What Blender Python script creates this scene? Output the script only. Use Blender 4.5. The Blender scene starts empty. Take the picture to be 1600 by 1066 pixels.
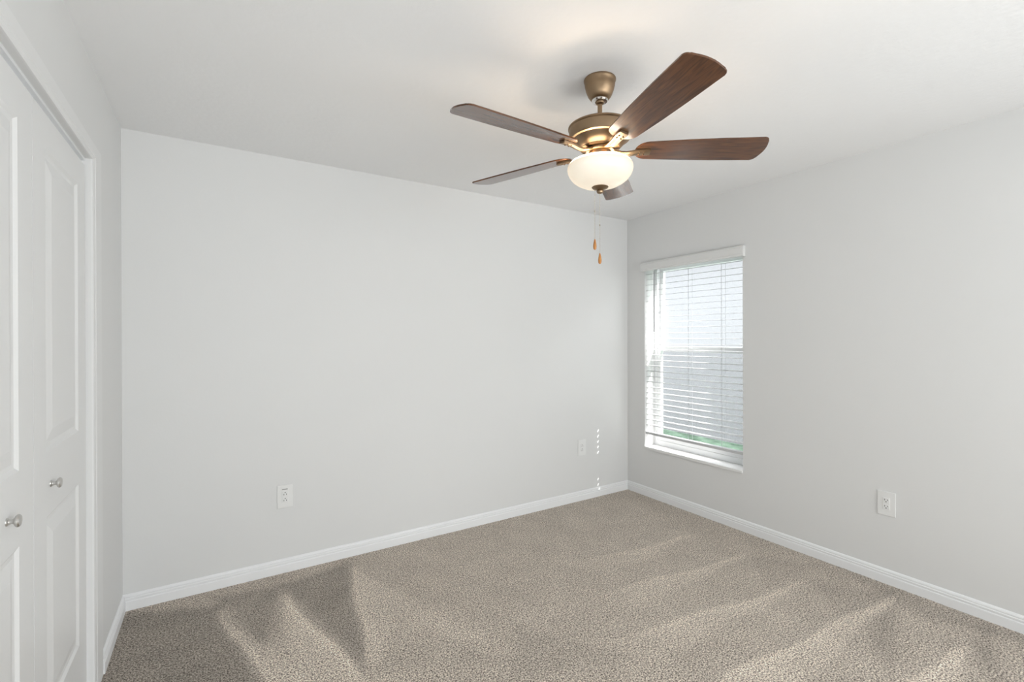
import bpy, bmesh, math, random
from mathutils import Vector, Matrix
random.seed(4)
scene = bpy.context.scene
COL = scene.collection

# ------------------------------------------------------------------ camera
F_PX = 734.6
cam_data = bpy.data.cameras.new('camera')
cam_data.sensor_fit = 'HORIZONTAL'; cam_data.sensor_width = 36.0
cam_data.lens = F_PX / 1600 * 36.0
cam_data.shift_y = -3.59 / 1600
cam_data.clip_start = 0.02
cam = bpy.data.objects.new('camera', cam_data); COL.objects.link(cam)
yaw, pitch, roll = 0.561932, -0.001771, -0.002537
Fv = Vector((math.sin(yaw)*math.cos(pitch), math.cos(yaw)*math.cos(pitch), math.sin(pitch)))
R0 = Vector((math.cos(yaw), -math.sin(yaw), 0)); U0 = R0.cross(Fv)
Rv = R0*math.cos(roll) + U0*math.sin(roll); Uv = -R0*math.sin(roll) + U0*math.cos(roll)
m = Matrix(((Rv.x, Uv.x, -Fv.x, 0), (Rv.y, Uv.y, -Fv.y, 0), (Rv.z, Uv.z, -Fv.z, 1.3763), (0, 0, 0, 1)))
cam.matrix_world = m
scene.camera = cam

# ------------------------------------------------------------------ room size (metres, camera stands above the origin)
XL, XR, YB, H = -0.4027, 3.1658, 3.0583, 2.44
YF = -0.75
WIN_Y0, WIN_Y1, WIN_Z0, WIN_Z1 = 1.952, 2.855, 0.430, 2.020
CLO_Y0, CLO_Y1, CLO_Z = 1.155, 2.377, 2.064

# ------------------------------------------------------------------ world, sun, big lights, exposure
SKY_STRENGTH = 6.2
SUN_STRENGTH = 15.0
HALL_POWER = 62.0
BOUNCE_POWER = 29.0
LAMP_POWER = 6.0
RIM_FILL = 16.0
scene.view_settings.view_transform = 'Standard'
scene.view_settings.look = 'None'
scene.view_settings.gamma = 1.0
scene.view_settings.exposure = 0.0
scene.view_settings.use_curve_mapping = False
w = bpy.data.worlds.new('sky'); scene.world = w; w.use_nodes = True
bg = w.node_tree.nodes['Background']
bg.inputs['Color'].default_value = (0.95, 0.965, 1.0, 1); bg.inputs['Strength'].default_value = SKY_STRENGTH

sd = bpy.data.lights.new('sun', 'SUN'); sd.energy = SUN_STRENGTH; sd.angle = math.radians(0.3); sd.color = (1, 0.97, 0.93)
so = bpy.data.objects.new('sun', sd); COL.objects.link(so)
so.rotation_euler = Vector((-1, 1.683, -1.93)).to_track_quat('-Z', 'Y').to_euler(); so.location = (8, -2, 7)

def area(name, loc, aim, sx, sy, power, col):
    ld = bpy.data.lights.new(name, 'AREA'); ld.shape = 'RECTANGLE'; ld.size = sx; ld.size_y = sy
    ld.energy = power; ld.color = col
    lo = bpy.data.objects.new(name, ld); COL.objects.link(lo); lo.location = loc
    lo.rotation_euler = Vector(aim).to_track_quat('-Z', 'Y').to_euler()
# added unseen fill panels: one facing the room, one imitating a ceiling-bounced flash
area('hall_fill', (2.3, YF-1.35, 1.2), (-0.25, 1, 0.05), 2.2, 2.1, HALL_POWER, (0.94, 0.98, 1.0))
area('ceiling_bounce_fill', (0.7, YF-0.35, 0.95), (-0.05, 0.9, 1.0), 1.6, 0.8, BOUNCE_POWER, (0.94, 0.98, 1.0))

# ------------------------------------------------------------------ material helpers
def new_mat(name):
    mt = bpy.data.materials.new(name); mt.use_nodes = True
    nt = mt.node_tree; return mt, nt, nt.nodes['Principled BSDF']

def painted(name, col, rough=0.55, bump=0.0, scale=60.0, spec=0.3, detail=3.0, dist=0.002):
    mt, nt, p = new_mat(name)
    p.inputs['Base Color'].default_value = (*col, 1)
    p.inputs['Roughness'].default_value = rough
    p.inputs['Specular IOR Level'].default_value = spec
    tc = nt.nodes.new('ShaderNodeTexCoord')
    n = nt.nodes.new('ShaderNodeTexNoise'); n.inputs['Scale'].default_value = scale; n.inputs['Detail'].default_value = detail
    nt.links.new(tc.outputs['Object'], n.inputs['Vector'])
    if bump:
        b = nt.nodes.new('ShaderNodeBump'); b.inputs['Strength'].default_value = bump; b.inputs['Distance'].default_value = dist
        nt.links.new(n.outputs['Fac'], b.inputs['Height']); nt.links.new(b.outputs['Normal'], p.inputs['Normal'])
    # very slight tone variation of the coat
    mx = nt.nodes.new('ShaderNodeMix'); mx.data_type = 'RGBA'
    mx.inputs['A'].default_value = (*[c*0.985 for c in col], 1); mx.inputs['B'].default_value = (*[min(1, c*1.01) for c in col], 1)
    n2 = nt.nodes.new('ShaderNodeTexNoise'); n2.inputs['Scale'].default_value = 2.0
    nt.links.new(tc.outputs['Object'], n2.inputs['Vector'])
    nt.links.new(n2.outputs['Fac'], mx.inputs['Factor']); nt.links.new(mx.outputs['Result'], p.inputs['Base Color'])
    return mt

M_WALL = painted('wall_paint', (0.79, 0.79, 0.783), 0.6, 0.10, 90, 0.25)
M_CEIL = painted('ceiling_paint', (0.91, 0.91, 0.91), 0.7, 0.35, 38, 0.2, 5.0, 0.004)
M_TRIM = painted('trim_paint', (0.91, 0.915, 0.92), 0.35, 0.0, 60, 0.4)
M_CASING = painted('casing_paint', (0.82, 0.82, 0.815), 0.45, 0.0, 60, 0.35)
M_DOOR = painted('door_paint', (0.82, 0.82, 0.815), 0.4, 0.03, 200, 0.4)
M_VINYL = painted('white_vinyl', (0.88, 0.89, 0.90), 0.35, 0.0, 60, 0.45)
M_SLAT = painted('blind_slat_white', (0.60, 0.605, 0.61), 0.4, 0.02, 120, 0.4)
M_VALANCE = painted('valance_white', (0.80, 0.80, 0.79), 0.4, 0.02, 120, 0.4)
M_PLATE = painted('plate_plastic', (0.86, 0.86, 0.85), 0.3, 0.0, 60, 0.5)
M_DARK = painted('slot_dark', (0.03, 0.03, 0.028), 0.6)
M_CORD = painted('cord_grey', (0.55, 0.56, 0.58), 0.6)
M_STUCCO = painted('house_stucco', (0.235, 0.238, 0.248), 0.85, 0.6, 40, 0.1, 6.0, 0.01)
M_ROOF = painted('roof_shingle', (0.16, 0.15, 0.14), 0.9, 0.5, 30)

def wand_mat():
    mt, nt, p = new_mat('clear_wand'); p.inputs['Base Color'].default_value = (0.36, 0.37, 0.38, 1)
    p.inputs['Roughness'].default_value = 0.15; p.inputs['Alpha'].default_value = 0.9
    return mt
M_WAND = wand_mat()

def glass_mat():
    mt = bpy.data.materials.new('window_glass'); mt.use_nodes = True; nt = mt.node_tree
    nt.nodes.clear()
    o = nt.nodes.new('ShaderNodeOutputMaterial'); t = nt.nodes.new('ShaderNodeBsdfTransparent')
    t.inputs['Color'].default_value = (0.97, 0.975, 0.97, 1)
    g = nt.nodes.new('ShaderNodeBsdfGlossy'); g.inputs['Roughness'].default_value = 0.02
    mx = nt.nodes.new('ShaderNodeMixShader'); lw = nt.nodes.new('ShaderNodeLayerWeight'); lw.inputs['Blend'].default_value = 0.5
    pw = nt.nodes.new('ShaderNodeMath'); pw.operation = 'POWER'; pw.inputs[1].default_value = 5.0
    fr = nt.nodes.new('ShaderNodeMath'); fr.operation = 'MULTIPLY_ADD'; fr.inputs[1].default_value = 0.9; fr.inputs[2].default_value = 0.05
    nt.links.new(lw.outputs['Facing'], pw.inputs[0]); nt.links.new(pw.outputs[0], fr.inputs[0])
    nt.links.new(fr.outputs[0], mx.inputs[0]); nt.links.new(t.outputs[0], mx.inputs[1]); nt.links.new(g.outputs[0], mx.inputs[2])
    nt.links.new(mx.outputs[0], o.inputs[0]); return mt
M_GLASS = glass_mat()

def screen_mat():
    mt = bpy.data.materials.new('insect_screen_mesh'); mt.use_nodes = True; nt = mt.node_tree
    nt.nodes.clear()
    o = nt.nodes.new('ShaderNodeOutputMaterial'); t = nt.nodes.new('ShaderNodeBsdfTransparent')
    d = nt.nodes.new('ShaderNodeBsdfDiffuse'); d.inputs['Color'].default_value = (0.10, 0.105, 0.11, 1)
    mx = nt.nodes.new('ShaderNodeMixShader'); mx.inputs[0].default_value = 0.28
    nt.links.new(t.outputs[0], mx.inputs[1]); nt.links.new(d.outputs[0], mx.inputs[2]); nt.links.new(mx.outputs[0], o.inputs[0])
    return mt
M_SCREEN = screen_mat()

def metal(name, col, rough, brushed=0.0):
    mt, nt, p = new_mat(name)
    p.inputs['Metallic'].default_value = 1.0
    p.inputs['Base Color'].default_value = (*col, 1); p.inputs['Roughness'].default_value = rough
    tc = nt.nodes.new('ShaderNodeTexCoord'); mp = nt.nodes.new('ShaderNodeMapping')
    mp.inputs['Scale'].default_value = (4, 4, 700)
    tg = nt.nodes.new('ShaderNodeTangent'); tg.direction_type = 'RADIAL'; tg.axis = 'Z'
    nt.links.new(tg.outputs[0], p.inputs['Tangent']); p.inputs['Anisotropic'].default_value = 0.75 if brushed > 0.05 else 0.2
    n = nt.nodes.new('ShaderNodeTexNoise'); n.inputs['Scale'].default_value = 1.0; n.inputs['Detail'].default_value = 2
    nt.links.new(tc.outputs['Object'], mp.inputs['Vector']); nt.links.new(mp.outputs['Vector'], n.inputs['Vector'])
    r = nt.nodes.new('ShaderNodeMapRange'); r.inputs['To Min'].default_value = rough - brushed; r.inputs['To Max'].default_value = rough + brushed
    nt.links.new(n.outputs['Fac'], r.inputs['Value']); nt.links.new(r.outputs[0], p.inputs['Roughness'])
    return mt
M_BRONZE = metal('brushed_bronze', (0.30, 0.21, 0.13), 0.38, 0.06)
M_BRONZE2 = metal('brushed_bronze_rim', (0.30, 0.22, 0.14), 0.3, 0.05)
M_NICKEL = metal('nickel_ring', (0.75, 0.72, 0.68), 0.18, 0.03)
M_CHAIN = metal('bead_chain', (0.45, 0.40, 0.33), 0.35, 0.05)
M_KNOB = metal('satin_knob', (0.62, 0.61, 0.59), 0.35, 0.05)

def wood(name, dark, light, rough, scale=(6, 60, 60), coat=1.0):
    mt, nt, p = new_mat(name)
    tc = nt.nodes.new('ShaderNodeTexCoord'); mp = nt.nodes.new('ShaderNodeMapping'); mp.inputs['Scale'].default_value = scale
    n = nt.nodes.new('ShaderNodeTexNoise'); n.inputs['Scale'].default_value = 1.0; n.inputs['Detail'].default_value = 6; n.inputs['Distortion'].default_value = 1.6
    cr = nt.nodes.new('ShaderNodeValToRGB')
    cr.color_ramp.elements[0].position = 0.3; cr.color_ramp.elements[0].color = (*dark, 1)
    cr.color_ramp.elements[1].position = 0.72; cr.color_ramp.elements[1].color = (*light, 1)
    nt.links.new(tc.outputs['Object'], mp.inputs['Vector']); nt.links.new(mp.outputs['Vector'], n.inputs['Vector'])
    nt.links.new(n.outputs['Fac'], cr.inputs['Fac']); nt.links.new(cr.outputs['Color'], p.inputs['Base Color'])
    p.inputs['Roughness'].default_value = rough
    p.inputs['Specular IOR Level'].default_value = 0.1; p.inputs['Coat Weight'].default_value = coat; p.inputs['Coat Roughness'].default_value = 0.16; p.inputs['Coat IOR'].default_value = 1.5
    return mt
M_BLADE = wood('walnut_blade', (0.048, 0.017, 0.006), (0.155, 0.058, 0.020), 0.45)
M_PULL = wood('pull_wood', (0.42, 0.17, 0.05), (0.60, 0.28, 0.09), 0.4, (60, 60, 20), 0.3)

def bowl_mat():
    mt, nt, p = new_mat('alabaster_glass_lit')
    p.inputs['Base Color'].default_value = (0.50, 0.45, 0.38, 1); p.inputs['Roughness'].default_value = 0.25
    # a lit glass shade: glows brighter where one looks through to the bulb level
    tc = nt.nodes.new('ShaderNodeTexCoord'); n = nt.nodes.new('ShaderNodeTexNoise'); n.inputs['Scale'].default_value = 9; n.inputs['Detail'].default_value = 3
    nt.links.new(tc.outputs['Object'], n.inputs['Vector'])
    lw = nt.nodes.new('ShaderNodeLayerWeight'); lw.inputs['Blend'].default_value = 0.35
    cr = nt.nodes.new('ShaderNodeValToRGB')
    cr.color_ramp.elements[0].position = 0.0; cr.color_ramp.elements[0].color = (1.0, 0.93, 0.80, 1)
    cr.color_ramp.elements[1].position = 0.9; cr.color_ramp.elements[1].color = (0.86, 0.70, 0.48, 1)
    nt.links.new(lw.outputs['Facing'], cr.inputs['Fac']); nt.links.new(cr.outputs['Color'], p.inputs['Emission Color'])
    r = nt.nodes.new('ShaderNodeMapRange'); r.inputs['To Min'].default_value = 0.50; r.inputs['To Max'].default_value = 0.80
    # added rim glow: the mostly hidden top glass emits extra to light the blades
    sx = nt.nodes.new('ShaderNodeSeparateXYZ'); nt.links.new(tc.outputs['Object'], sx.inputs[0])
    h = nt.nodes.new('ShaderNodeMapRange'); h.interpolation_type = 'SMOOTHSTEP'
    h.inputs['From Min'].default_value = 2.082-2.44; h.inputs['From Max'].default_value = 2.096-2.44
    h.inputs['To Min'].default_value = 1.0; h.inputs['To Max'].default_value = RIM_FILL
    mu = nt.nodes.new('ShaderNodeMath'); mu.operation = 'MULTIPLY'
    nt.links.new(sx.outputs['Z'], h.inputs['Value'])
    nt.links.new(n.outputs['Fac'], r.inputs['Value']); nt.links.new(r.outputs[0], mu.inputs[0]); nt.links.new(h.outputs[0], mu.inputs[1])
    nt.links.new(mu.outputs[0], p.inputs['Emission Strength'])
    return mt
M_BOWL = bowl_mat()

def carpet_mat():
    mt, nt, p = new_mat('cut_pile_carpet')
    tc = nt.nodes.new('ShaderNodeTexCoord')
    at = nt.nodes.new('ShaderNodeAttribute'); at.attribute_name = 'nap'
    n1 = nt.nodes.new('ShaderNodeTexNoise'); n1.inputs['Scale'].default_value = 150; n1.inputs['Detail'].default_value = 4; n1.inputs['Roughness'].default_value = 0.7
    n2 = nt.nodes.new('ShaderNodeTexNoise'); n2.inputs['Scale'].default_value = 5; n2.inputs['Detail'].default_value = 4
    for n in (n1, n2): nt.links.new(tc.outputs['Object'], n.inputs['Vector'])
    cr = nt.nodes.new('ShaderNodeValToRGB'); e = cr.color_ramp.elements
    e[0].position = 0.39; e[0].color = (0.075, 0.058, 0.045, 1)
    e[1].position = 0.62; e[1].color = (0.95, 0.86, 0.74, 1)
    m_ = cr.color_ramp.elements.new(0.5); m_.color = (0.50, 0.428, 0.362, 1)
    nt.links.new(n1.outputs['Fac'], cr.inputs['Fac'])
    # nap: which way the vacuum left the pile lying
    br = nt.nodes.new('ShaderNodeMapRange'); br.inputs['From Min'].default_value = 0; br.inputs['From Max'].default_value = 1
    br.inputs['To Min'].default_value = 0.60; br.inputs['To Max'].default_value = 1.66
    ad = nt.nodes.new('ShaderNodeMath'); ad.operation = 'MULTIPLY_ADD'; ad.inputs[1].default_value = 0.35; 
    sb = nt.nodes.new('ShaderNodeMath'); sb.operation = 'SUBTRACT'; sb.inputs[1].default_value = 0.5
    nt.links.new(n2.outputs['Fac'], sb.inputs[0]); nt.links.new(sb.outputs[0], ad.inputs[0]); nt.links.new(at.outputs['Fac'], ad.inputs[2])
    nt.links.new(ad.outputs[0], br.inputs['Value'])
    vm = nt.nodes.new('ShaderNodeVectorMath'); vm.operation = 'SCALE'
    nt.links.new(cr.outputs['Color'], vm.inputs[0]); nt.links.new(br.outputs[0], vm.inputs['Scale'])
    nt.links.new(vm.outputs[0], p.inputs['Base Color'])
    p.inputs['Roughness'].default_value = 1.0; p.inputs['Specular IOR Level'].default_value = 0.05
    p.inputs['Sheen Weight'].default_value = 0.15
    b = nt.nodes.new('ShaderNodeBump'); b.inputs['Strength'].default_value = 0.8; b.inputs['Distance'].default_value = 0.006
    nt.links.new(n1.outputs['Fac'], b.inputs['Height']); nt.links.new(b.outputs['Normal'], p.inputs['Normal'])
    return mt
M_CARPET = carpet_mat()

def grass_mat():
    mt, nt, p = new_mat('lawn_grass')
    tc = nt.nodes.new('ShaderNodeTexCoord'); n = nt.nodes.new('ShaderNodeTexNoise'); n.inputs['Scale'].default_value = 7; n.inputs['Detail'].default_value = 8
    cr = nt.nodes.new('ShaderNodeValToRGB'); cr.color_ramp.elements[0].position = 0.35; cr.color_ramp.elements[0].color = (0.06, 0.12, 0.07, 1)
    cr.color_ramp.elements[1].position = 0.65; cr.color_ramp.elements[1].color = (0.20, 0.32, 0.22, 1)
    nt.links.new(tc.outputs['Object'], n.inputs['Vector']); nt.links.new(n.outputs['Fac'], cr.inputs['Fac']); nt.links.new(cr.outputs['Color'], p.inputs['Base Color'])
    p.inputs['Roughness'].default_value = 0.9; return mt
M_GRASS = grass_mat()

# ------------------------------------------------------------------ mesh helpers
def obj(name, bm, mat, parent=None, smooth=False, loc=None):
    me = bpy.data.meshes.new(name)
    bmesh.ops.recalc_face_normals(bm, faces=bm.faces[:])
    bm.to_mesh(me); bm.free()
    me.materials.append(mat)
    if smooth:
        for f in me.polygons: f.use_smooth = True
        me.set_sharp_from_angle(angle=math.radians(35))
    o = bpy.data.objects.new(name, me); COL.objects.link(o)
    if parent: o.parent = parent
    if loc: o.location = loc
    return o

def box(bm, x0, x1, y0, y1, z0, z1, bev=0.0):
    b2 = bmesh.new()
    bmesh.ops.create_cube(b2, size=1)
    for v in b2.verts:
        v.co = Vector(((x0+x1)/2 + v.co.x*(x1-x0), (y0+y1)/2 + v.co.y*(y1-y0), (z0+z1)/2 + v.co.z*(z1-z0)))
    if bev:
        bmesh.ops.bevel(b2, geom=b2.edges[:], offset=bev, segments=2, affect='EDGES', profile=0.5)
    tmp = bpy.data.meshes.new('t'); b2.to_mesh(tmp); b2.free(); bm.from_mesh(tmp); bpy.data.meshes.remove(tmp)

def lathe(bm, prof, seg=64, c=(0, 0), axis='Z', base=(0, 0, 0)):
    rings = []
    for r, z in prof:
        if r < 1e-6:
            rings.append([bm.verts.new(place(0, 0, z, c, axis, base))])
        else:
            rings.append([bm.verts.new(place(r*math.cos(2*math.pi*k/seg), r*math.sin(2*math.pi*k/seg), z, c, axis, base)) for k in range(seg)])
    for a, b in zip(rings[:-1], rings[1:]):
        for k in range(seg):
            k2 = (k+1) % seg
            if len(a) == 1 and len(b) == 1: continue
            if len(a) == 1: bm.faces.new((a[0], b[k], b[k2]))
            elif len(b) == 1: bm.faces.new((a[k], b[0], a[k2]))
            else: bm.faces.new((a[k], b[k], b[k2], a[k2]))

def place(x, y, z, c, axis, base):
    if axis == 'Z': return Vector((x + c[0] + base[0], y + c[1] + base[1], z + base[2]))
    if axis == 'X': return Vector((z + base[0], x + base[1], y + base[2]))
    return Vector((x + base[0], z + base[1], y + base[2]))

def sweep(bm, prof, p0, p1, inward):
    """extrude a (thickness, height) profile along a wall from p0 to p1"""
    a, b = Vector(p0), Vector(p1); n = Vector(inward)
    ra = [bm.verts.new(a + n*t + Vector((0, 0, z))) for t, z in prof]
    rb = [bm.verts.new(b + n*t + Vector((0, 0, z))) for t, z in prof]
    k = len(prof)
    for i in range(k):
        j = (i+1) % k
        bm.faces.new((ra[i], ra[j], rb[j], rb[i]))
    bm.faces.new(ra); bm.faces.new(rb[::-1])

def thing(name, label, cat, loc=(0, 0, 0), group=None):
    o = bpy.data.objects.new(name, None); COL.objects.link(o); o.location = loc
    o.empty_display_size = 0.05
    o['label'] = label; o['category'] = cat
    if group: o['group'] = group
    return o

def struct(o, label=None, cat=None):
    o['kind'] = 'structure'
    if label: o['label'] = label
    if cat: o['category'] = cat
    return o

# ------------------------------------------------------------------ floor (carpet)
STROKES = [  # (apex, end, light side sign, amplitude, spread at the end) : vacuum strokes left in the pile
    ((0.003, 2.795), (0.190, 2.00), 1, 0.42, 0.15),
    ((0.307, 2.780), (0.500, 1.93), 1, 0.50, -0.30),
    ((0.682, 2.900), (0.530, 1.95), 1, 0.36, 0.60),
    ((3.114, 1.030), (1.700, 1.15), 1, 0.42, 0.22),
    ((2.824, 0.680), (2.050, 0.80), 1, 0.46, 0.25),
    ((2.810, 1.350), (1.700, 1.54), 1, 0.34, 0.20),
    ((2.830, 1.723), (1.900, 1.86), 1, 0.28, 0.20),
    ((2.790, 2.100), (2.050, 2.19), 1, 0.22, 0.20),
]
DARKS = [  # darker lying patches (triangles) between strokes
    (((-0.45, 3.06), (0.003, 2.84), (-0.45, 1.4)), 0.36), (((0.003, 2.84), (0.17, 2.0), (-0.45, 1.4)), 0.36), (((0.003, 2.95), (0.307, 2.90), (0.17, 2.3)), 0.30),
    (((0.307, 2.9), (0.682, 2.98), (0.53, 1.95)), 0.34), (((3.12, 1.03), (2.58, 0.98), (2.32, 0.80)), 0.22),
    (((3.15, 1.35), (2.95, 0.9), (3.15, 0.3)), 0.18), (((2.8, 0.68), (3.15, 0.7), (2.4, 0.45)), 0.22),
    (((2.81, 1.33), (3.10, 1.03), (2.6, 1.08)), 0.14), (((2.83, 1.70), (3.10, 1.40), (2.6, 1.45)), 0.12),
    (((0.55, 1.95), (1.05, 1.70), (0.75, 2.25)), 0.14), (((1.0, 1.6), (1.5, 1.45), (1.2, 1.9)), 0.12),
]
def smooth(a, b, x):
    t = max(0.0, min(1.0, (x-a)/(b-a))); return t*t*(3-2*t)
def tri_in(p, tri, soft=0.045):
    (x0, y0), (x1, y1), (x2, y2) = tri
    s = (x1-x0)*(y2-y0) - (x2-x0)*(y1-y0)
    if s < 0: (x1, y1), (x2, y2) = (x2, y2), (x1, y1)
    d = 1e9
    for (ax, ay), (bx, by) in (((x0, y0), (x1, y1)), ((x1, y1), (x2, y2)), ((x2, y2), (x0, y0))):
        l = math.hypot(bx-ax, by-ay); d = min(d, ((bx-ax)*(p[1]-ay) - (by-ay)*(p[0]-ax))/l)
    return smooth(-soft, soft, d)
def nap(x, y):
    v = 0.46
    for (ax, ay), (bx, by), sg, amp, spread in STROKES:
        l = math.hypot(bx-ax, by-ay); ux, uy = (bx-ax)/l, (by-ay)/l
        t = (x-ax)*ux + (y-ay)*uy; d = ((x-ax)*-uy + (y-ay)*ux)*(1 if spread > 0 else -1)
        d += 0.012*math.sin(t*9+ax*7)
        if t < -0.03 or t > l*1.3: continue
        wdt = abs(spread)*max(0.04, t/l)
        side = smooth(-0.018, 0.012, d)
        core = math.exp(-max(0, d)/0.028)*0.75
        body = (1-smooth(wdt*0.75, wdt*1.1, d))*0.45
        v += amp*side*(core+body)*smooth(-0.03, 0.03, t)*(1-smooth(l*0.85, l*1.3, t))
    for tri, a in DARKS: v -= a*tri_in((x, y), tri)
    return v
bm = bmesh.new()
lay = bm.verts.layers.float.new('nap')
NX, NY = 240, 260
grid = [[None]*(NY+1) for _ in range(NX+1)]
for i in range(NX+1):
    for j in range(NY+1):
        x = XL-0.10 + (XR-XL+0.10)*i/NX; y = YF-0.4 + (YB-YF+0.4)*j/NY
        v = bm.verts.new((x, y, random.uniform(-0.0015, 0.0015))); v[lay] = nap(x, y); grid[i][j] = v
for i in range(NX):
    for j in range(NY):
        bm.faces.new((grid[i][j], grid[i+1][j], grid[i+1][j+1], grid[i][j+1]))
fl = obj('floor', bm, M_CARPET, smooth=True)
mod = fl.modifiers.new('thick', 'SOLIDIFY'); mod.thickness = 0.02; mod.offset = -1
struct(fl, 'taupe cut-pile carpet with vacuum marks', 'carpet')

# ------------------------------------------------------------------ walls and ceiling
bm = bmesh.new(); box(bm, XL-0.6, XR+0.204, YB, YB+0.15, -0.05, H+0.1); struct(obj('wall_back', bm, M_WALL), 'plain white wall facing the camera', 'wall')
bm = bmesh.new()
x0, x1 = XR, XR+0.204
box(bm, x0, x1, YF-0.1, WIN_Y0, -0.05, H); box(bm, x0, x1, WIN_Y1, YB, -0.05, H)
box(bm, x0, x1, WIN_Y0, WIN_Y1, -0.05, WIN_Z0-0.022); box(bm, x0, x1, WIN_Y0, WIN_Y1, WIN_Z1, H)
struct(obj('wall_right', bm, M_WALL), 'plain white wall with the window', 'wall')
bm = bmesh.new()
x0, x1 = XL-0.12, XL
box(bm, x0, x1, CLO_Y1, YB, -0.05, H); box(bm, x0, x1, YF, CLO_Y0, -0.05, H); box(bm, x0, x1, CLO_Y0, CLO_Y1, CLO_Z, H)
struct(obj('wall_left', bm, M_WALL), 'white wall around the closet opening', 'wall')
bm = bmesh.new()      # wall behind the camera; its wide opening is added to pass the fill light
box(bm, XL-0.12, -0.10, YF-0.12, YF, -0.05, H); box(bm, 3.0, XR, YF-0.12, YF, -0.05, H); box(bm, -0.10, 3.0, YF-0.12, YF, 2.38, H)
struct(obj('wall_front', bm, M_WALL))
bm = bmesh.new(); box(bm, XL-0.6, XR+0.204, YF-0.5, YB+0.15, H, H+0.12); struct(obj('ceiling', bm, M_CEIL), 'white lightly textured ceiling', 'ceiling')

# made-up unseen hall: houses the fill panels and keeps sun and sky out
HB = -2.6
bm = bmesh.new(); box(bm, XL-0.8, XR+0.9, HB-0.12, HB, -0.05, H); struct(obj('wall_added_hall_back', bm, M_WALL))
bm = bmesh.new(); box(bm, XL-0.8, XL-0.68, HB, YF-0.12, -0.05, H); struct(obj('wall_added_hall_left', bm, M_WALL))
bm = bmesh.new(); box(bm, XR+0.78, XR+0.9, HB, YF-0.12, -0.05, H); struct(obj('wall_added_hall_right', bm, M_WALL))
bm = bmesh.new(); box(bm, XL-0.8, XL-0.12, YF-0.12, YF, -0.05, H); box(bm, XR, XR+0.9, YF-0.12, YF, -0.05, H); struct(obj('wall_added_hall_front', bm, M_WALL))
bm = bmesh.new(); box(bm, XL-0.8, XR+0.9, HB, YF-0.40, -0.03, -0.002); struct(obj('floor_added_hall', bm, painted('added_hall_tile', (0.55, 0.50, 0.44), 0.4)))
bm = bmesh.new(); box(bm, XL-0.8, XR+0.9, HB, YF-0.5, H, H+0.12); struct(obj('ceiling_added_hall', bm, M_CEIL))

CW0 = 0.145
# ------------------------------------------------------------------ baseboards
BP = [(0, 0), (0.0135, 0), (0.0135, 0.044), (0.0120, 0.047), (0.0095, 0.0485), (0.0095, 0.052), (0.0120, 0.0535), (0.0120, 0.060),
      (0.0085, 0.063), (0.0085, 0.066), (0.0100, 0.068), (0.0085, 0.074), (0.0050, 0.079), (0.0020, 0.081), (0, 0.081)]
bm = bmesh.new(); sweep(bm, BP, (XL, YB, 0), (XR, YB, 0), (0, -1, 0)); struct(obj('baseboard_back', bm, M_TRIM))
bm = bmesh.new(); sweep(bm, BP, (XR, YB-0.0135, 0), (XR, YF, 0), (-1, 0, 0)); struct(obj('baseboard_right', bm, M_TRIM))
bm = bmesh.new(); sweep(bm, BP, (XL, YB-0.0135, 0), (XL, CLO_Y1+CW0, 0), (1, 0, 0)); struct(obj('baseboard_left', bm, M_TRIM))

# ------------------------------------------------------------------ closet casing and jamb
CW, HW = 0.145, 0.066
bm = bmesh.new()
T = 0.009
def casing_side(bm, ya, yb, z1):
    s = 1 if yb > ya else -1
    prof = [(0, 0), (0.005, 0), (0.0075, 0.006), (0.0075, 0.024), (0.0055, 0.028), (0.0055, 0.034), (0.0085, 0.040), (0.0085, CW-0.004), (0.006, CW), (0, CW)]
    lo_ = [bm.verts.new((XL+t, ya+s*d, 0.0)) for t, d in prof]; hi_ = [bm.verts.new((XL+t, ya+s*d, z1+d*HW/CW)) for t, d in prof]
    n = len(prof)
    for i in range(n): bm.faces.new((lo_[i], lo_[(i+1) % n], hi_[(i+1) % n], hi_[i]))
    bm.faces.new(lo_); bm.faces.new(hi_[::-1])
casing_side(bm, CLO_Y1, CLO_Y1+1, CLO_Z); casing_side(bm, CLO_Y0, CLO_Y0-1, CLO_Z)
prof = [(0, 0), (0.005, 0), (0.0075, 0.004), (0.0075, 0.014), (0.0055, 0.017), (0.0055, 0.020), (0.0085, 0.024), (0.0085, HW-0.003), (0.006, HW), (0, HW)]
a_ = [bm.verts.new((XL+t, CLO_Y0-d*CW/HW, CLO_Z+d)) for t, d in prof]; b_ = [bm.verts.new((XL+t, CLO_Y1+d*CW/HW, CLO_Z+d)) for t, d in prof]
n = len(prof)
for i in range(n): bm.faces.new((a_[i], a_[(i+1) % n], b_[(i+1) % n], b_[i]))
bm.faces.new(a_); bm.faces.new(b_[::-1])
struct(obj('trim_1', bm, M_CASING), 'flat white casing around the closet opening', 'trim')
# closet inside: a plain dark-ish box behind the doors
bm = bmesh.new()
box(bm, XL-0.70, XL-0.66, CLO_Y0-0.3, YB, -0.05, H); box(bm, XL-0.66, XL-0.12, CLO_Y0-0.3, CLO_Y0-0.26, -0.05, H)
struct(obj('wall_closet', bm, M_WALL))
# bifold track under the head jamb
bm = bmesh.new(); box(bm, XL-0.045, XL-0.017, CLO_Y0, CLO_Y1, CLO_Z-0.010, CLO_Z)
struct(obj('trim_2', bm, M_VINYL), 'thin metal door track under the closet head', 'trim')

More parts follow.
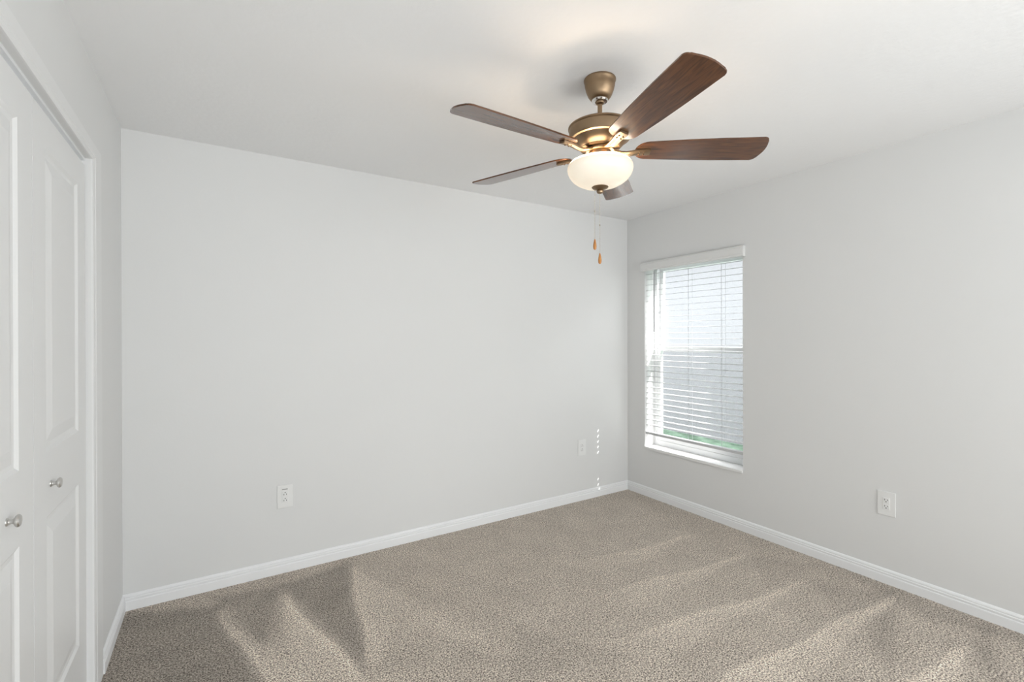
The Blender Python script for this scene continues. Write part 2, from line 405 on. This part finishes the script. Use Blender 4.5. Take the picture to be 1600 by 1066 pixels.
# ------------------------------------------------------------------ closet door leaves (raised two-panel)
def leaf(n_, y0, y1, knob_y, label):
    DX = XL-0.016           # front face
    z0, z1 = 0.035, CLO_Z-0.030
    bm = bmesh.new()
    panels = [(0.274, 0.857), (1.046, 1.933)]
    pa, pb = y0+0.110, y1-0.110
    ys = [y0, pa, pb, y1]; zs = [z0, panels[0][0], panels[0][1], panels[1][0], panels[1][1], z1]
    def P(y, z, d=0): return bm.verts.new((DX+d, y, z))
    for i in range(3):
        for j in range(5):
            ya, yb, za, zb = ys[i], ys[i+1], zs[j], zs[j+1]
            if i == 1 and j in (1, 3):
                loops = []
                for ins, d in ((0, 0), (0.010, -0.0065), (0.022, -0.0075), (0.055, -0.0010), (0.062, 0.0005)):
                    arch = 0.0
                    loops.append([P(ya+ins, za+ins, d), P(yb-ins, za+ins, d), P(yb-ins, zb-ins, d), P(ya+ins, zb-ins, d)])
                for a, b in zip(loops[:-1], loops[1:]):
                    for k in range(4): bm.faces.new((a[k], a[(k+1) % 4], b[(k+1) % 4], b[k]))
                bm.faces.new(loops[-1])
            else:
                bm.faces.new((P(ya, za), P(yb, za), P(yb, zb), P(ya, zb)))
    bmesh.ops.remove_doubles(bm, verts=bm.verts[:], dist=1e-5)
    # sides and back
    f = [(y0, z0), (y1, z0), (y1, z1), (y0, z1)]
    fr = [bm.verts.new((DX, y, z)) for y, z in f]; bk = [bm.verts.new((DX-0.030, y, z)) for y, z in f]
    for k in range(4): bm.faces.new((fr[k], fr[(k+1) % 4], bk[(k+1) % 4], bk[k]))
    bm.faces.new(bk[::-1])
    bmesh.ops.remove_doubles(bm, verts=bm.verts[:], dist=1e-5)
    d = struct(obj('door_%d' % n_, bm, M_DOOR), label, 'closet door')
    kb = bmesh.new()
    lathe(kb, [(0, 0), (0.0095, 0.0), (0.0090, 0.002), (0.0065, 0.004), (0.0055, 0.009), (0.0070, 0.013), (0.0125, 0.0155), (0.0150, 0.0185), (0.0150, 0.021), (0.0125, 0.0240), (0.0070, 0.0255), (0, 0.026)],
          32, axis='X', base=(DX, knob_y, 0.945))
    k = obj('knob', kb, M_KNOB, d, smooth=True)
    k['label'] = 'small round satin metal knob'
    return d
leaf(1, 1.768, CLO_Y1-0.010, 1.921, 'white raised-panel closet door leaf next to the jamb')
leaf(2, 1.159, 1.764, 1.570, 'white raised-panel closet door leaf at the left edge of the photo')

# ------------------------------------------------------------------ window
def ring(bm, x0, x1, y0, y1, z0, z1, wl, wr, wb, wt, bev=0.002):
    box(bm, x0, x1, y1-wl, y1, z0, z1, bev); box(bm, x0, x1, y0, y0+wr, z0, z1, bev)
    box(bm, x0, x1, y0+wr, y1-wl, z0, z0+wb, bev); box(bm, x0, x1, y0+wr, y1-wl, z1-wt, z1, bev)
bm = bmesh.new(); ring(bm, XR+0.125, XR+0.200, WIN_Y0, WIN_Y1, WIN_Z0, WIN_Z1, 0.030, 0.030, 0.045, 0.030)
win = struct(obj('window_1', bm, M_VINYL), 'white vinyl single-hung window behind the blind', 'window')
def sash(name, x0, x1, z0, z1, wb, wt):
    bm = bmesh.new(); ring(bm, x0, x1, WIN_Y0+0.030, WIN_Y1-0.030, z0, z1, 0.034, 0.034, wb, wt)
    s = obj(name, bm, M_VINYL, win)
    g = bmesh.new(); xm = (x0+x1)/2
    vs = [g.verts.new((xm, y, z)) for y, z in ((WIN_Y0+0.062, z0+wb-0.002), (WIN_Y1-0.062, z0+wb-0.002), (WIN_Y1-0.062, z1-wt+0.002), (WIN_Y0+0.062, z1-wt+0.002))]
    g.faces.new(vs); obj('pane', g, M_GLASS, s)
sash('sash', XR+0.130, XR+0.160, WIN_Z0+0.045, 1.300, 0.050, 0.045)
sash('sash', XR+0.164, XR+0.192, 1.262, WIN_Z1-0.030, 0.040, 0.032)
g = bmesh.new(); vs = [g.verts.new((XR+0.196, y, z)) for y, z in ((WIN_Y0+0.03, WIN_Z0+0.045), (WIN_Y1-0.03, WIN_Z0+0.045), (WIN_Y1-0.03, 1.27), (WIN_Y0+0.03, 1.27))]
g.faces.new(vs); o = obj('insect_screen', g, M_SCREEN, win); o['label'] = 'fine grey insect screen over the lower sash'
bm = bmesh.new(); box(bm, XR-0.012, XR+0.200, WIN_Y0-0.000, WIN_Y1+0.000, WIN_Z0-0.022, WIN_Z0, 0.004)
o = struct(obj('window_sill_1', bm, painted('sill_marble', (0.86, 0.86, 0.85), 0.2, 0.0, 20, 0.5)), 'white marble window sill', 'window sill')
o.name = 'trim_3'

# ------------------------------------------------------------------ faux-wood blind
bl = thing('window_blind', 'white horizontal slat blind with flat slats, hanging in the window', 'window blind', (XR+0.03, (WIN_Y0+WIN_Y1)/2, WIN_Z1))
BX, BY, BZ = bl.location
def loc(v): return Vector((v[0]-BX, v[1]-BY, v[2]-BZ))
def lbox(bm, x0, x1, y0, y1, z0, z1, bev=0): box(bm, x0-BX, x1-BX, y0-BY, y1-BY, z0-BZ, z1-BZ, bev)
# valance stands proud of the wall in front of the opening, with a moulded face and returns
bm = bmesh.new()
VP = [(0.000, 1.949), (0.003, 1.949), (0.006, 1.952), (0.006, 1.962), (0.009, 1.967), (0.009, 2.008), (0.006, 2.013), (0.006, 2.021), (0.003, 2.025), (0.0, 2.025)]
xf = XR-0.030
def vstrip(bm, ya, yb):
    A = [bm.verts.new(loc((xf+0.005-t, ya, z))) for t, z in VP]; B = [bm.verts.new(loc((xf+0.005-t, yb, z))) for t, z in VP]
    n = len(VP)
    for i in range(n): bm.faces.new((A[i], A[(i+1) % n], B[(i+1) % n], B[i]))
    bm.faces.new(A); bm.faces.new(B[::-1])
vstrip(bm, 1.932, 2.872)
lbox(bm, xf+0.003, XR, 1.932, 1.938, 1.949, 2.025, 0.001); lbox(bm, xf+0.003, XR, 2.866, 2.872, 1.949, 2.025, 0.001)
obj('valance', bm, M_VALANCE, bl)
bm = bmesh.new(); lbox(bm, XR+0.004, XR+0.058, WIN_Y0+0.004, WIN_Y1-0.004, 1.975, 2.018, 0.002); obj('headrail', bm, M_SLAT, bl)
# slats
SP, SX0, SX1 = 0.0467, XR+0.0090, XR+0.0510
SY0, SY1 = WIN_Y0+0.006, WIN_Y1-0.006
TILT = math.radians(5)
LADDERS = [2.790, 2.410, 2.120]
bm = bmesh.new()
zc0 = 1.9360 - SP*0.0 - 0.010
zcs = [zc0 - SP*k for k in range(0, 40) if zc0 - SP*k > 0.575]
HY0, HY1, HX0, HX1 = 2.393, 2.412, 0.014, 0.028
def slat_pt(y, t, zc, up):
    # t runs 0..0.052 from room side to window side, gently crowned
    u = (t-0.0210)/0.0210
    crown = 0.0018*(1-u*u)
    x = SX0+0.0210 + (t-0.0210)*math.cos(TILT); z = zc + (t-0.0210)*math.sin(TILT) + crown*0.0 + (0.0010 if up else -0.0010)
    return loc((x, y, z))
for k, zc in enumerate(zcs):
    open_hole = (1.10 < zc < 1.345) or (0.76 < zc < 0.92)
    ysl = [SY0, HY0, HY1, SY1]; ts = [0, HX0, HX1, 0.042]
    top = [[bm.verts.new(slat_pt(y, t, zc, True)) for t in ts] for y in ysl]
    bot = [[bm.verts.new(slat_pt(y, t, zc, False)) for t in ts] for y in ysl]
    for i in range(3):
        for j in range(3):
            if open_hole and i == 1 and j == 1: 
                c = [(i, j), (i+1, j), (i+1, j+1), (i, j+1)]
                for q in range(4):
                    a, b = c[q], c[(q+1) % 4]
                    bm.faces.new((top[a[0]][a[1]], top[b[0]][b[1]], bot[b[0]][b[1]], bot[a[0]][a[1]]))
                continue
            bm.faces.new((top[i][j], top[i+1][j], top[i+1][j+1], top[i][j+1]))
            bm.faces.new((bot[i][j], bot[i][j+1], bot[i+1][j+1], bot[i+1][j]))
    for i in range(3):
        for j in (0, 3): bm.faces.new((top[i][j], top[i+1][j], bot[i+1][j], bot[i][j]))
    for j in range(3):
        for i in (0, 3): bm.faces.new((top[i][j], top[i][j+1], bot[i][j+1], bot[i][j]))
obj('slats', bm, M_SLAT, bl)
bm = bmesh.new(); lbox(bm, SX0-0.003, SX1, WIN_Y0+0.003, WIN_Y1-0.003, 0.536, 0.556, 0.003); obj('bottom_rail', bm, M_SLAT, bl)
def cyl(bm, x, y, z0, z1, r, seg=8):
    lathe(bm, [(0, z0), (r, z0), (r, z1), (0, z1)], seg, c=(x, y))
for y in LADDERS:
    bm = bmesh.new()
    for x in (SX0-0.0015, SX1+0.0015): cyl(bm, x-BX, y-BY, 0.555-BZ, 1.93-BZ, 0.0008, 6)
    if y < 2.7: cyl(bm, SX0+0.021-BX, y+0.020-BY, 0.56-BZ, 1.93-BZ, 0.0008, 6)
    o = obj('ladder_cord', bm, M_CORD, bl)
wy = 2.745
bm = bmesh.new(); cyl(bm, XR-0.006-BX, wy-BY, 1.425-BZ, 1.925-BZ, 0.0040, 6)
cyl(bm, XR-0.006-BX, wy-BY, 1.925-BZ, 1.94-BZ, 0.0018, 6)
o = obj('tilt_wand', bm, M_WAND, bl); o['label'] = 'thin grey see-through tilt wand'
for i, (y, zb) in enumerate(((2.700, 1.60), (2.683, 1.60))):
    bm = bmesh.new(); cyl(bm, XR-0.004-BX, y-BY, zb-BZ, 1.93-BZ, 0.0011, 6)
    lathe(bm, [(0, zb-0.022-BZ), (0.004, zb-0.022-BZ), (0.003, zb-0.004-BZ), (0.0012, zb-BZ), (0, zb-BZ)], 12, c=(XR-0.004-BX, y-BY))
    obj('lift_cord', bm, M_CORD, bl)

# ------------------------------------------------------------------ outside the window
bm = bmesh.new()
box(bm, XR+0.21, 16, -16, 22, -0.35, -0.22)
o = obj('lawn', bm, M_GRASS); o['kind'] = 'stuff'; o['label'] = 'strip of green lawn seen through the lowest slats'; o['category'] = 'grass'
hs = thing('neighbour_house', 'pale blue-grey stucco side of the house next door, behind the window blind', 'house', (6.6, 8.0, -0.22))
bm = bmesh.new(); box(bm, 0, 6, -12, 12, 0, 3.1); obj('house_wall', bm, M_STUCCO, hs)
bm = bmesh.new()
pr_ = [(-0.5, 3.1), (6.5, 3.1), (3.0, 4.6)]
A = [bm.verts.new((x, -12.5, z)) for x, z in pr_]; B = [bm.verts.new((x, 12.5, z)) for x, z in pr_]
for i in range(3): bm.faces.new((A[i], A[(i+1) % 3], B[(i+1) % 3], B[i]))
bm.faces.new(A); bm.faces.new(B[::-1]); obj('roof', bm, M_ROOF, hs)

# ------------------------------------------------------------------ outlets
def outlet(name, label, pos, wall, ground_up, sticker=False):
    """built in the wall's own plane: u across, v up, d out of the wall"""
    t = thing(name, label, 'outlet', pos, 'white wall outlets low on the walls')
    def T(u, v, d):
        return Vector((u, -d, v)) if wall == 'back' else Vector((-d, -u, v))
    def pbox(bm, u0, u1, v0, v1, d0, d1, bev=0):
        a, b = T(u0, v0, d0), T(u1, v1, d1)
        box(bm, min(a.x, b.x), max(a.x, b.x), min(a.y, b.y), max(a.y, b.y), min(a.z, b.z), max(a.z, b.z), bev)
    bm = bmesh.new()
    W, Hh = 0.0425, 0.067
    pbox(bm, -W, W, -Hh, Hh, 0, 0.0055, 0.0022)
    obj('cover_plate', bm, M_PLATE, t)
    bm = bmesh.new(); pbox(bm, -0.0168, 0.0168, -0.0338, 0.0338, 0.0, 0.0072, 0.001)
    for v in (0.0175, -0.0175):
        n0 = 20; ring_ = [bm.verts.new(T(0.0155*math.cos(a), v+0.0145*math.sin(a), 0.0084)) for a in [2*math.pi*q/n0 for q in range(n0)]]
        rb = [bm.verts.new(T(0.0162*math.cos(a), v+0.0152*math.sin(a), 0.0068)) for a in [2*math.pi*q/n0 for q in range(n0)]]
        bm.faces.new(ring_)
        for q in range(n0): bm.faces.new((ring_[q], ring_[(q+1) % n0], rb[(q+1) % n0], rb[q]))
    ins = obj('receptacle', bm, M_PLATE, t)
    s = 1 if ground_up else -1
    for v in (0.0175, -0.0175):
        bm = bmesh.new()
        for u, h in ((-0.0064, 0.0042), (0.0064, 0.0034)):
            pbox(bm, u-0.0013, u+0.0013, v-s*0.0045-h, v-s*0.0045+h, 0.0080, 0.0087)
        n0 = 14
        g1 = [bm.verts.new(T(0.0028*math.cos(a), v+s*0.0062+0.0028*math.sin(a), 0.0087)) for a in [2*math.pi*q/n0 for q in range(n0)]]
        g0 = [bm.verts.new(T(0.0028*math.cos(a), v+s*0.0062+0.0028*math.sin(a), 0.0080)) for a in [2*math.pi*q/n0 for q in range(n0)]]
        bm.faces.new(g1)
        for q in range(n0): bm.faces.new((g1[q], g1[(q+1) % n0], g0[(q+1) % n0], g0[q]))
        obj('socket_slots', bm, M_DARK, ins)
    if sticker:
        bm = bmesh.new(); pbox(bm, -0.0165, 0.0135, 0.0405, 0.0455, 0.0058, 0.0064)
        o = obj('marking', bm, painted('grey_print', (0.33, 0.33, 0.32), 0.6), t); o['label'] = 'tiny line of grey print above the sockets'
    return t
outlet('wall_outlet', 'white outlet low on the back wall towards the closet, grey print above its sockets', (0.3415, YB, 0.446), 'back', True, True)
outlet('wall_outlet', 'white outlet low on the back wall near the room corner', (2.621, YB, 0.446), 'back', True)
outlet('wall_outlet', 'white outlet low on the right wall, to the right of the window', (XR, 1.1065, 0.446), 'right', False)

# ------------------------------------------------------------------ ceiling fan
FX, FY = 1.3415, 1.4465
fan = thing('ceiling_fan', 'bronze ceiling fan with five walnut blades and a lit glass bowl light', 'ceiling fan', (FX, FY, H))
def Z(z): return z-H
bm = bmesh.new()
lathe(bm, [(0, Z(2.44)), (0.0625, Z(2.44)), (0.0650, Z(2.437)), (0.0650, Z(2.432)), (0.0625, Z(2.428)), (0.0610, Z(2.412)), (0.0560, Z(2.392)), (0.0480, Z(2.372)), (0.0380, Z(2.358)), (0.0330, Z(2.355)), (0, Z(2.355))])
obj('canopy', bm, M_BRONZE, fan, smooth=True)
bm = bmesh.new()
lathe(bm, [(0.0145, Z(2.357)), (0.0330, Z(2.357)), (0.0335, Z(2.352)), (0.0300, Z(2.347)), (0.0200, Z(2.346)), (0.0145, Z(2.352))])
obj('canopy_ring', bm, M_NICKEL, fan, smooth=True)
bm = bmesh.new()
lathe(bm, [(0, Z(2.352)), (0.0200, Z(2.352)), (0.0170, Z(2.340)), (0.0095, Z(2.335)), (0.0095, Z(2.262)), (0.0180, Z(2.260)), (0.0190, Z(2.243)), (0, Z(2.243))], 32)
obj('downrod', bm, M_BRONZE, fan, smooth=True)
bm = bmesh.new()
lathe(bm, [(0, Z(2.256)), (0.060, Z(2.255)), (0.110, Z(2.249)), (0.127, Z(2.244)), (0.130, Z(2.241)), (0.130, Z(2.237)), (0.126, Z(2.233)), (0.1260, Z(2.200)), (0.122, Z(2.192)), (0.115, Z(2.190)), (0, Z(2.190))], 96)
mh = obj('motor_housing', bm, M_BRONZE, fan, smooth=True)
bm = bmesh.new()
lathe(bm, [(0, Z(2.191)), (0.113, Z(2.191)), (0.108, Z(2.183)), (0.086, Z(2.160)), (0.080, Z(2.156)), (0.080, Z(2.153)), (0.060, Z(2.152)), (0, Z(2.152))], 96)
obj('lower_housing', bm, M_BRONZE, fan, smooth=True)
bm = bmesh.new()   # flywheel ring that carries the blade irons
lathe(bm, [(0, Z(2.152)), (0.055, Z(2.152)), (0.058, Z(2.150)), (0.058, Z(2.141)), (0.053, Z(2.139)), (0, Z(2.139))], 64)
obj('flywheel', bm, M_BRONZE2, fan, smooth=True)
bm = bmesh.new()
lathe(bm, [(0, Z(2.139)), (0.044, Z(2.139)), (0.046, Z(2.137)), (0.046, Z(2.098)), (0.040, Z(2.092)), (0, Z(2.092))], 64)
obj('light_fitter', bm, M_BRONZE, fan, smooth=True)

BLZ = 2.145
PITCH = math.radians(-12)
def blade_bm():
    bm = bmesh.new(); L0, L1, th = 0.142, 0.668, 0.006
    out = []
    wr, wt = 0.056, 0.0745
    N = 12
    # root: half ellipse
    for i in range(N+1):
        a = math.pi/2 + math.pi*i/N
        out.append((L0+0.050+0.050*math.cos(a), wr*math.sin(a)))
    # widen to the tip (lower side), corner, crowned end, corner
    out.append((L0+0.20, -0.066)); out.append((L0+0.34, -0.0715))
    cr = 0.018
    for i in range(7):
        a = -math.pi/2 + (math.pi/2)*i/6
        out.append((L1-0.012-cr+cr*math.cos(a), -wt+cr+cr*math.sin(a)))
    for i in range(1, 8):
        y = (-wt+cr) + (2*wt-2*cr)*i/8
        out.append((L1-0.012+0.012*(1-(y/(wt-cr))**2), y))
    for i in range(7):
        a = (math.pi/2)*i/6
        out.append((L1-0.012-cr+cr*math.cos(a), wt-cr+cr*math.sin(a)))
    out.append((L0+0.34, 0.0715)); out.append((L0+0.20, 0.066))
    vb = [bm.verts.new((x, y, -th/2)) for x, y in out]; vt = [bm.verts.new((x, y, th/2)) for x, y in out]
    bm.faces.new(vb[::-1]); bm.faces.new(vt)
    n = len(out)
    for i in range(n): bm.faces.new((vb[i], vb[(i+1) % n], vt[(i+1) % n], vt[i]))
    ed = [e for e in bm.edges if abs(e.verts[0].co.z-e.verts[1].co.z) < 1e-6]
    bmesh.ops.bevel(bm, geom=ed, offset=0.0015, segments=2, affect='EDGES', profile=0.5)
    return bm
def iron_bm():
    """curved arm from the flywheel out and under the blade root"""
    bm = bmesh.new()
    st = [(0.050, 0.0150, -0.001, 0.010, 0.0), (0.066, 0.0150, -0.006, 0.010, 0.15), (0.085, 0.0155, -0.012, 0.009, 0.4), (0.105, 0.0160, -0.0150, 0.009, 0.7),
          (0.125, 0.0165, -0.0135, 0.009, 0.9), (0.145, 0.0170, -0.0100, 0.009, 1.0), (0.165, 0.0180, -0.0085, 0.009, 1.0), (0.195, 0.0190, -0.0085, 0.009, 1.0), (0.203, 0.0165, -0.0085, 0.009, 1.0)]
    rings = []
    for r, hw, z, th, k in st:
        a = PITCH*k; ring_ = []
        for y, zz in ((-hw, -th*0.25), (-hw*0.75, -th*0.5), (hw*0.75, -th*0.5), (hw, -th*0.25), (hw, th*0.5), (-hw, th*0.5)):
            # pitch about the radial line of the blade
            zr = z + zz
            ring_.append(bm.verts.new((r, y*math.cos(a) - zr*math.sin(a), y*math.sin(a) + zr*math.cos(a))))
        rings.append(ring_)
    for a, b in zip(rings[:-1], rings[1:]):
        for q in range(6): bm.faces.new((a[q], a[(q+1) % 6], b[(q+1) % 6], b[q]))
    bm.faces.new(rings[0]); bm.faces.new(rings[-1][::-1])
    # lip at the outer end and the foot on the flywheel
    for sx in (0.178, 0.160):
        for sy in (-0.009, 0.009):
            x_, y_, z_ = sx, sy, -0.0130
            lathe(bm, [(0, 0), (0.0035, 0.0), (0.0035, -0.002), (0.002, -0.003), (0, -0.003)], 10,
                  base=(x_, y_*math.cos(PITCH)-z_*math.sin(PITCH), y_*math.sin(PITCH)+z_*math.cos(PITCH)))
    return bm
b0 = None
for k in range(5):
    ang = math.radians(38.0 + 72*k)
    if b0 is None:
        b0 = obj('blade', blade_bm(), M_BLADE, fan); i0 = obj('blade_iron', iron_bm(), M_BRONZE, fan, smooth=True)
        b, ir = b0, i0
    else:
        b = b0.copy(); ir = i0.copy(); COL.objects.link(b); COL.objects.link(ir); b.parent = fan; ir.parent = fan
    b.location = (0, 0, Z(BLZ)); b.rotation_euler = (Matrix.Rotation(ang, 3, 'Z') @ Matrix.Rotation(PITCH, 3, 'X')).to_euler()
    ir.location = (0, 0, Z(BLZ)); ir.rotation_euler = (0, 0, ang)
# glass bowl
bm = bmesh.new()
outer = [(0.104, 2.0960), (0.116, 2.0955), (0.1265, 2.0905), (0.1325, 2.081), (0.1335, 2.070), (0.1315, 2.058), (0.125, 2.043), (0.114, 2.029), (0.099, 2.017), (0.080, 2.007), (0.056, 2.000), (0.030, 1.997), (0.012, 1.997)]
prof = [(r, Z(z)) for r, z in outer] + [(max(0.006, r-0.004), Z(z+0.004)) for r, z in reversed(outer[1:])] + [(0.104, Z(2.0920))]
lathe(bm, prof + [prof[0]], 96)
bmesh.ops.remove_doubles(bm, verts=bm.verts[:], dist=1e-6)
bowl = obj('light_bowl', bm, M_BOWL, fan, smooth=True); bowl['label'] = 'frosted glass bowl shade, lit warm white'
bm = bmesh.new()
lathe(bm, [(0, Z(2.000)), (0.010, Z(2.000)), (0.032, Z(1.9985)), (0.034, Z(1.996)), (0.030, Z(1.991)), (0.018, Z(1.987)), (0.013, Z(1.984)), (0.0145, Z(1.979)), (0.012, Z(1.973)), (0.006, Z(1.970)), (0, Z(1.969))], 48)
obj('finial', bm, M_BRONZE, bowl, smooth=True)
# pull chains
def chain(dx, dy, ztop, zpt, zpb, zc):
    bm = bmesh.new()
    z = ztop
    while z > zpt:
        bmesh.ops.create_uvsphere(bm, u_segments=6, v_segments=4, radius=0.0013, matrix=Matrix.Translation((dx, dy, Z(z)))); z -= 0.0034
    lathe(bm, [(0, Z(ztop)), (0.0005, Z(ztop)), (0.0005, Z(zpt)), (0, Z(zpt))], 6, c=(dx, dy))
    lathe(bm, [(0, Z(zc+0.004)), (0.0026, Z(zc+0.003)), (0.0026, Z(zc-0.003)), (0, Z(zc-0.004))], 10, c=(dx, dy))
    c = obj('pull_chain', bm, M_CHAIN, fan)
    h = zpt-zpb
    bm = bmesh.new()
    lathe(bm, [(0, Z(zpt)), (0.0022, Z(zpt)), (0.0035, Z(zpt-h*0.12)), (0.0058, Z(zpt-h*0.40)), (0.0070, Z(zpt-h*0.66)), (0.0064, Z(zpt-h*0.85)), (0.0040, Z(zpt-h*0.97)), (0, Z(zpb))], 20, c=(dx, dy))
    p_ = obj('pull', bm, M_PULL, c, smooth=True); p_['label'] = 'small turned orange-brown wooden pull'
# bracket positions are given across the view so both chains read apart
chain(-0.0185, 0.0118, 1.990, 1.782, 1.738, 1.898)
chain(-0.0010, 0.0010, 1.970, 1.724, 1.680, 1.840)
# the fan's own bulbs, inside the bowl
for k in range(2):
    pl = bpy.data.lights.new('bulb', 'POINT'); pl.energy = LAMP_POWER/2; pl.color = (1.0, 0.77, 0.54); pl.shadow_soft_size = 0.02
    po = bpy.data.objects.new('bulb', pl); COL.objects.link(po); po.parent = fan
    a = math.radians(20+180*k); po.location = (0.045*math.cos(a), 0.045*math.sin(a), Z(2.080))
